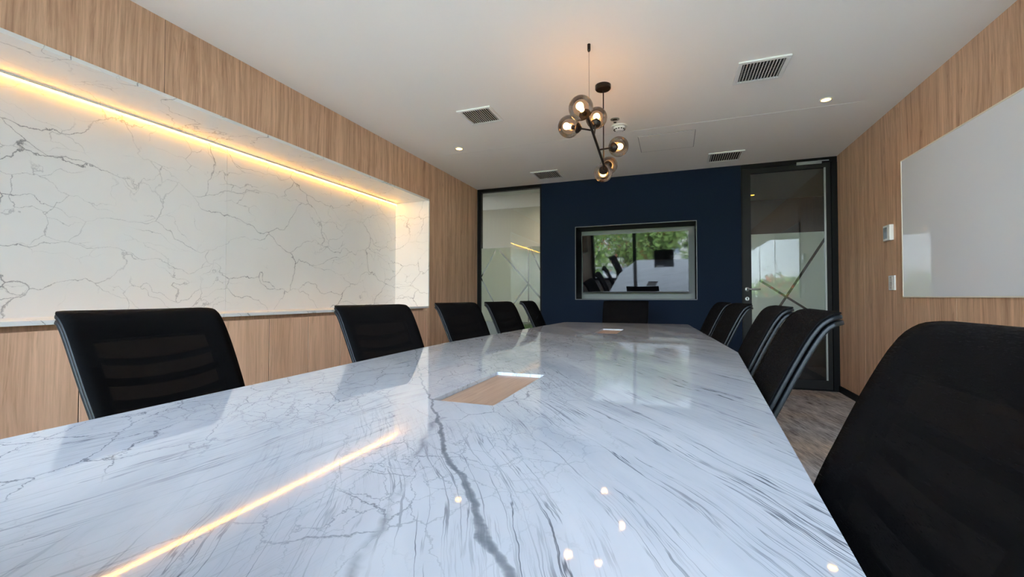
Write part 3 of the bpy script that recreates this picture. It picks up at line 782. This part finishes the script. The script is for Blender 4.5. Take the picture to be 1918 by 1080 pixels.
# ------------------------------------------------------------------ ceiling fittings
def vent(x0, x1, y0, y1, label, cross):
    tilt = (12 if x0 > 0 else -30) if y0 < 4 else (40 if x0 > 0 else -12)
    t = thing('ceiling_vent', label, 'air vent', ((x0 + x1) / 2, (y0 + y1) / 2, H), 0, 'white grilles in the ceiling')
    a, b_ = (x1 - x0) / 2, (y1 - y0) / 2; fw = 0.028
    bm = BM()
    for (X0, X1, Y0, Y1) in ((-a, a, -b_, -b_ + fw), (-a, a, b_ - fw, b_), (-a, -a + fw, -b_ + fw, b_ - fw), (a - fw, a, -b_ + fw, b_ - fw)):
        box(bm, X0, X1, Y0, Y1, -0.012, -0.0005, 0.003, 1)
    obj('grille_frame', bm, M_white, t)
    obj('duct_shade_sheet', box(BM(), -a + fw, a - fw, -b_ + fw, b_ - fw, -0.0025, -0.0008), M_dark, t)  # flat black sheet painted as the unlit depth behind the slats
    n = 13
    for i in range(n):
        x = -a + fw + (2 * (a - fw)) * (i + 0.5) / n
        bm = BM(); box(bm, -0.0016, 0.0016, -b_ + fw, b_ - fw, -0.0055, 0.0055)
        bmesh.ops.rotate(bm, verts=bm.verts[:], cent=(0, 0, 0), matrix=Matrix.Rotation(R(tilt), 3, 'Y'))
        bmesh.ops.translate(bm, verts=bm.verts[:], vec=(x, 0, -0.0085))
        obj('slat', bm, M_white, t)
    if cross:
        bm = BM()
        for i in range(14):
            y = -b_ + fw + 2 * (b_ - fw) * (i + 0.5) / 14
            box(bm, -a + fw, a - fw, y - 0.0015, y + 0.0015, -0.005, -0.0028)
        obj('cross_bars', bm, M_steel, t)
    return t
vent(-1.672, -1.370, 3.170, 3.482, 'white ceiling grille left of the chandelier, the nearer of the two on the left', False)
vent(-1.645, -1.296, 5.058, 5.412, 'white ceiling grille above the left end of the navy wall', False)
vent(0.410, 0.715, 3.152, 3.468, 'large white ceiling grille at upper right with fine cross bars', True)
vent(0.360, 0.712, 5.054, 5.400, 'white ceiling grille above the right end of the navy wall', False)
ap = thing('access_panel', 'flush white rectangular access panel in the ceiling', 'hatch', (-0.055, 4.533, H))
bm = BM()
for (x0, x1, y0, y1) in ((-0.257, 0.257, -0.243, -0.238), (-0.257, 0.257, 0.238, 0.243), (-0.257, -0.252, -0.238, 0.238), (0.252, 0.257, -0.238, 0.238)): box(bm, x0, x1, y0, y1, -0.002, -0.0003)
obj('panel_gap', bm, pmat('panel_gap', (0.25, 0.235, 0.22), 0.8), ap)
obj('panel', box(BM(), -0.251, 0.251, -0.237, 0.237, -0.003, -0.0004, 0.0008, 1), M_ceiling, ap)
for (x, y, lab) in ((-2.069, 3.994, 'small warm recessed downlight left, near the oak wall'), (1.122, 3.990, 'small warm recessed downlight right, near the white board')):
    t = thing('downlight', lab, 'downlight', (x, y, H), 0, 'recessed downlights')
    bm = BM(); lathe(bm, [(0.030, -0.0005), (0.044, -0.0005), (0.044, -0.004), (0.040, -0.006), (0.032, -0.005), (0.030, -0.0005)], 32, cap=False); obj('trim_ring', bm, M_white, t, True)
    obj('lens', lathe(BM(), [(0, -0.0042), (0.0305, -0.0042), (0.0305, -0.0012), (0, -0.0012)], 28), M_spot, t)
t = thing('smoke_detector', 'round white smoke detector on the ceiling behind the chandelier', 'smoke detector', (-0.446, 3.969, H))
obj('base_plate', lathe(BM(), [(0, -0.008), (0.068, -0.008), (0.072, -0.004), (0.072, -0.0003), (0, -0.0003)], 32), M_white_plastic, t)
obj('sensor_head', lathe(BM(), [(0.0, -0.046), (0.022, -0.046), (0.036, -0.042), (0.040, -0.034), (0.052, -0.030), (0.055, -0.018), (0.050, -0.0085), (0, -0.0085)], 32), M_white_plastic, t, True)
bm = BM()
for i in range(12):
    a = 2 * PI * i / 12; x, y = 0.046 * math.cos(a), 0.046 * math.sin(a)
    box(bm, x - 0.006, x + 0.006, y - 0.006, y + 0.006, -0.036, -0.031)
obj('vent_slots', bm, M_dark, t)
t = thing('sprinkler_head', 'small dark sprinkler head just before the smoke detector', 'sprinkler', (-0.464, 3.800, H))
obj('rosette', lathe(BM(), [(0.020, -0.0003), (0.038, -0.0003), (0.038, -0.004), (0.022, -0.005), (0.020, -0.0003)], 28, cap=False), M_steel, t)
obj('cup', lathe(BM(), [(0, -0.0006), (0.021, -0.0006), (0.021, -0.003), (0, -0.003)], 20), M_dark, t)
bm = BM(); tube(bm, [(0, 0, -0.002), (0, 0, -0.028)], 0.005); tube(bm, [(-0.012, 0, -0.003), (-0.010, 0, -0.020), (0, 0, -0.028), (0.010, 0, -0.020), (0.012, 0, -0.003)], 0.002, 6)
lathe(bm, [(0, -0.030), (0.014, -0.030), (0.014, -0.028), (0, -0.028)], 16); obj('deflector', bm, M_chrome, t)

# ------------------------------------------------------------------ right wall fittings
M_board = pmat('white_glass_board', (0.80, 0.80, 0.82), 0.03, coat=0.0, spec=0.5)
for i, (y0, y1, lab) in enumerate(((2.645, 4.213, 'white glass writing board on the right oak wall, the only one in direct view'),
                                   (1.222, 2.638, 'white glass writing board second along the right wall, seen in the door glass'),
                                   (-0.20, 1.215, 'white glass writing board nearest the window, seen in the door glass'))):
    t = thing('whiteboard', lab, 'whiteboard', (XR, (y0 + y1) / 2, 1.553), 0, 'white glass boards on the right wall')
    hw = (y1 - y0) / 2
    bm = BM()
    for (a, b_, c, d) in ((-hw, hw, -0.531, -0.523), (-hw, hw, 0.523, 0.531), (-hw, -hw + 0.008, -0.523, 0.523), (hw - 0.008, hw, -0.523, 0.523)): box(bm, -0.014, -0.0005, a, b_, c, d)
    obj('board_frame', bm, M_cream, t)
    obj('glass_sheet', box(BM(), -0.011, -0.0008, -hw + 0.0085, hw - 0.0085, -0.5225, 0.5225), M_board, t)
t = thing('thermostat', 'white wall thermostat with a grey display, on the oak wall beside the white board', 'thermostat', (XR, 4.430, 1.553))
obj('case', box(BM(), -0.030, -0.0005, -0.060, 0.060, -0.064, 0.064, 0.004, 3), M_white_plastic, t)
obj('display', box(BM(), -0.0315, -0.0300, -0.015, 0.048, -0.048, 0.046), pmat('lcd', (0.17, 0.19, 0.20), 0.25), t)
bm = BM()
for z in (-0.035, -0.01, 0.015): box(bm, -0.0318, -0.030, -0.048, -0.030, z, z + 0.012, 0.0006, 1)
obj('buttons', bm, M_white, t)
t = thing('light_switch', 'narrow white switch plate with five rockers under the thermostat', 'switch', (XR, 4.400, 1.141))
obj('plate', box(BM(), -0.012, -0.0005, -0.052, 0.052, -0.060, 0.060, 0.003, 2), M_white_plastic, t)
for i in range(5):
    z = 0.042 - i * 0.021
    obj('rocker', box(BM(), -0.0155, -0.0122, -0.022, 0.022, z - 0.0085, z + 0.0085, 0.001, 1), pmat('rocker', (0.62, 0.58, 0.52), 0.4) if i == 0 else bpy.data.materials['rocker'], t)

# ------------------------------------------------------------------ planter beyond the left glass
rnd = random.Random(4)
t = thing('grass_planter', 'low planter of green artificial grass beyond the left glass', 'planter', (-2.0, 6.1, 0))
obj('planter_box', box(BM(), -0.32, 0.32, -0.12, 0.12, 0, 0.50, 0.006), pmat('planter_white', (0.55, 0.55, 0.5), 0.6), t)
bm = BM()
for i in range(1400):
    x, y = rnd.uniform(-0.31, 0.31), rnd.uniform(-0.11, 0.11); h_ = rnd.uniform(0.10, 0.16); a = rnd.uniform(0, 2 * PI); dx, dy = 0.004 * math.cos(a), 0.004 * math.sin(a)
    lx, ly = rnd.uniform(-0.04, 0.04), rnd.uniform(-0.04, 0.04)
    bm.faces.new([bm.verts.new(p) for p in ((x - dx, y - dy, 0.5), (x + dx, y + dy, 0.5), (x + lx, y + ly, 0.5 + h_))])
o = obj('grass', bm, pmat('grass_green', (0.07, 0.20, 0.045), 0.6), t); o['kind'] = 'stuff'

# ------------------------------------------------------------------ outside the window
struct('ground_outside', box(BM(), -70, 70, -140, YW - 0.3, -6.2, -6.0), pmat('pale_ground', (0.60, 0.59, 0.56), 0.9))
def leaf_mat(name, a, b_):
    m, t_, bs = new_mat(name); q = NT(t_)
    q.l(q.mix(q.noise(q.coord(), 3.0, 3), a, b_), bs.inputs['Base Color']); bs.inputs['Roughness'].default_value = 0.6; return m
M_leaf = leaf_mat('leaves', (0.14, 0.26, 0.05), (0.34, 0.48, 0.14)); M_flower = pmat('red_flowers', (0.65, 0.12, 0.05), 0.6); M_bark = pmat('bark', (0.12, 0.09, 0.07), 0.9)
def tree(x, y, top, rad, label, seed, flowers):
    rn = random.Random(seed)
    t = thing('garden_tree', label, 'tree', (x, y, -6.0), 0, 'trees outside the window')
    zc = top + 6.0 - rad * 0.9
    bm = BM(); tube(bm, [(0, 0, 0), (0.1, 0.05, zc * 0.5), (0, 0, zc)], [0.22, 0.16, 0.08], 10)
    for i in range(6):
        a = i * PI / 3 + rn.random(); tube(bm, [(0, 0, zc * 0.72), (rad * 0.5 * math.cos(a), rad * 0.5 * math.sin(a), zc + rad * 0.3)], [0.08, 0.02], 6)
    obj('trunk', bm, M_bark, t, True)
    blobs = [(Vector((rn.uniform(-1, 1) * rad * 0.62, rn.uniform(-1, 1) * rad * 0.5, zc + rn.uniform(-0.6, 0.55) * rad)), rn.uniform(0.35, 0.55) * rad) for _ in range(16)]
    for nm, cnt, sz, mt in (('foliage', 5200, 0.10, M_leaf), ('flowers', flowers, 0.10, M_flower)):
        if not cnt: continue
        bm = BM(); sub = blobs if nm == 'foliage' else blobs[:5]
        for i in range(cnt):
            c_, r_ = rn.choice(sub); d = Vector((rn.gauss(0, 1), rn.gauss(0, 1), rn.gauss(0, 1))).normalized()
            p = c_ + d * r_ * rn.uniform(0.7, 1.08)
            u = Vector((rn.gauss(0, 1), rn.gauss(0, 1), rn.gauss(0, 1))).normalized(); v = u.cross(d)
            if v.length < 0.1: continue
            v.normalize(); s_ = sz * rn.uniform(0.6, 1.4)
            bm.faces.new([bm.verts.new(q_) for q_ in (p - u * s_, p + v * s_ * 0.5, p + u * s_, p - v * s_ * 0.5)])
        o = obj(nm, bm, mt, t)
        o['kind'] = 'stuff'
tree(-5.6, -10.0, 2.1, 1.9, 'green leafy tree outside, mirrored at the left of the television', 1, 60)
tree(-1.6, -12.0, 2.0, 1.8, 'tree with red blossom outside, mirrored in the middle of the television', 2, 1000)
tree(2.4, -10.0, 2.3, 1.9, 'tree with red blossom outside, mirrored at the right of the television', 3, 1100)
tree(7.0, -13.0, 1.8, 2.2, 'green tree outside, right of the mirrored trees', 5, 200)
tree(-9.2, -18.0, 1.6, 2.2, 'broad green tree outside, second row behind the mirrored trees on the left', 8, 0)
tree(1.2, -18.6, 1.9, 2.1, 'broad green tree with some red blossom outside, second row in the middle', 9, 300)
tree(-3.9, -18.0, 1.5, 2.1, 'low green tree outside, second row between the first two trees', 11, 300)
tree(6.4, -18.6, 2.0, 2.2, 'green tree outside, second row towards the right', 12, 0)
def block(x, y, w_, d, h_, floors, label):
    t = thing('white_building', label, 'building', (x, y, -6.0), 0, 'white buildings outside the window')
    obj('walls', box(BM(), -w_ / 2, w_ / 2, -d / 2, d / 2, 0, h_), pmat('white_render', (0.72, 0.72, 0.69), 0.8), t)
    for k in range(floors):
        for j in range(6):
            xx = -w_ / 2 + w_ * (j + 0.5) / 6; zz = h_ * (k + 0.35) / floors
            obj('window', box(BM(), xx - w_ / 20, xx + w_ / 20, d / 2 - 0.05, d / 2 + 0.03, zz, zz + h_ * 0.4 / floors), M_black, t)
    obj('parapet', box(BM(), -w_ / 2 - 0.2, w_ / 2 + 0.2, -d / 2 - 0.2, d / 2 + 0.2, h_, h_ + 0.5), pmat('parapet', (0.6, 0.6, 0.58), 0.8), t)
block(-13, -52, 16, 8, 8.2, 3, 'long white building outside, mirrored in the door glass')
block(7, -62, 18, 8, 7.6, 3, 'white building outside, far right of the tent roof')
t = thing('tent_canopy', 'white peaked tent roof outside, mirrored in the door glass', 'tent', (-6.4, -38, -6.0))
bm = BM(); n = 24; rows = []
for i in range(9):
    f = i / 8; r_ = 3.4 * (1 - f) ** 1.6 + 0.05; rows.append([bm.verts.new((r_ * math.cos(2 * PI * k / n), r_ * math.sin(2 * PI * k / n), 6.6 + 2.1 * f)) for k in range(n)])
for a, b_ in zip(rows, rows[1:]):
    for k in range(n): bm.faces.new((a[k], a[(k + 1) % n], b_[(k + 1) % n], b_[k]))
obj('tent_roof', bm, pmat('tent_white', (0.85, 0.85, 0.83), 0.7), t, True)
for s in ((2.3, 2.3), (-2.3, 2.3), (2.3, -2.3), (-2.3, -2.3)): obj('pole', tube(BM(), [(s[0], s[1], 0), (s[0], s[1], 6.62)], 0.06), M_white, t)
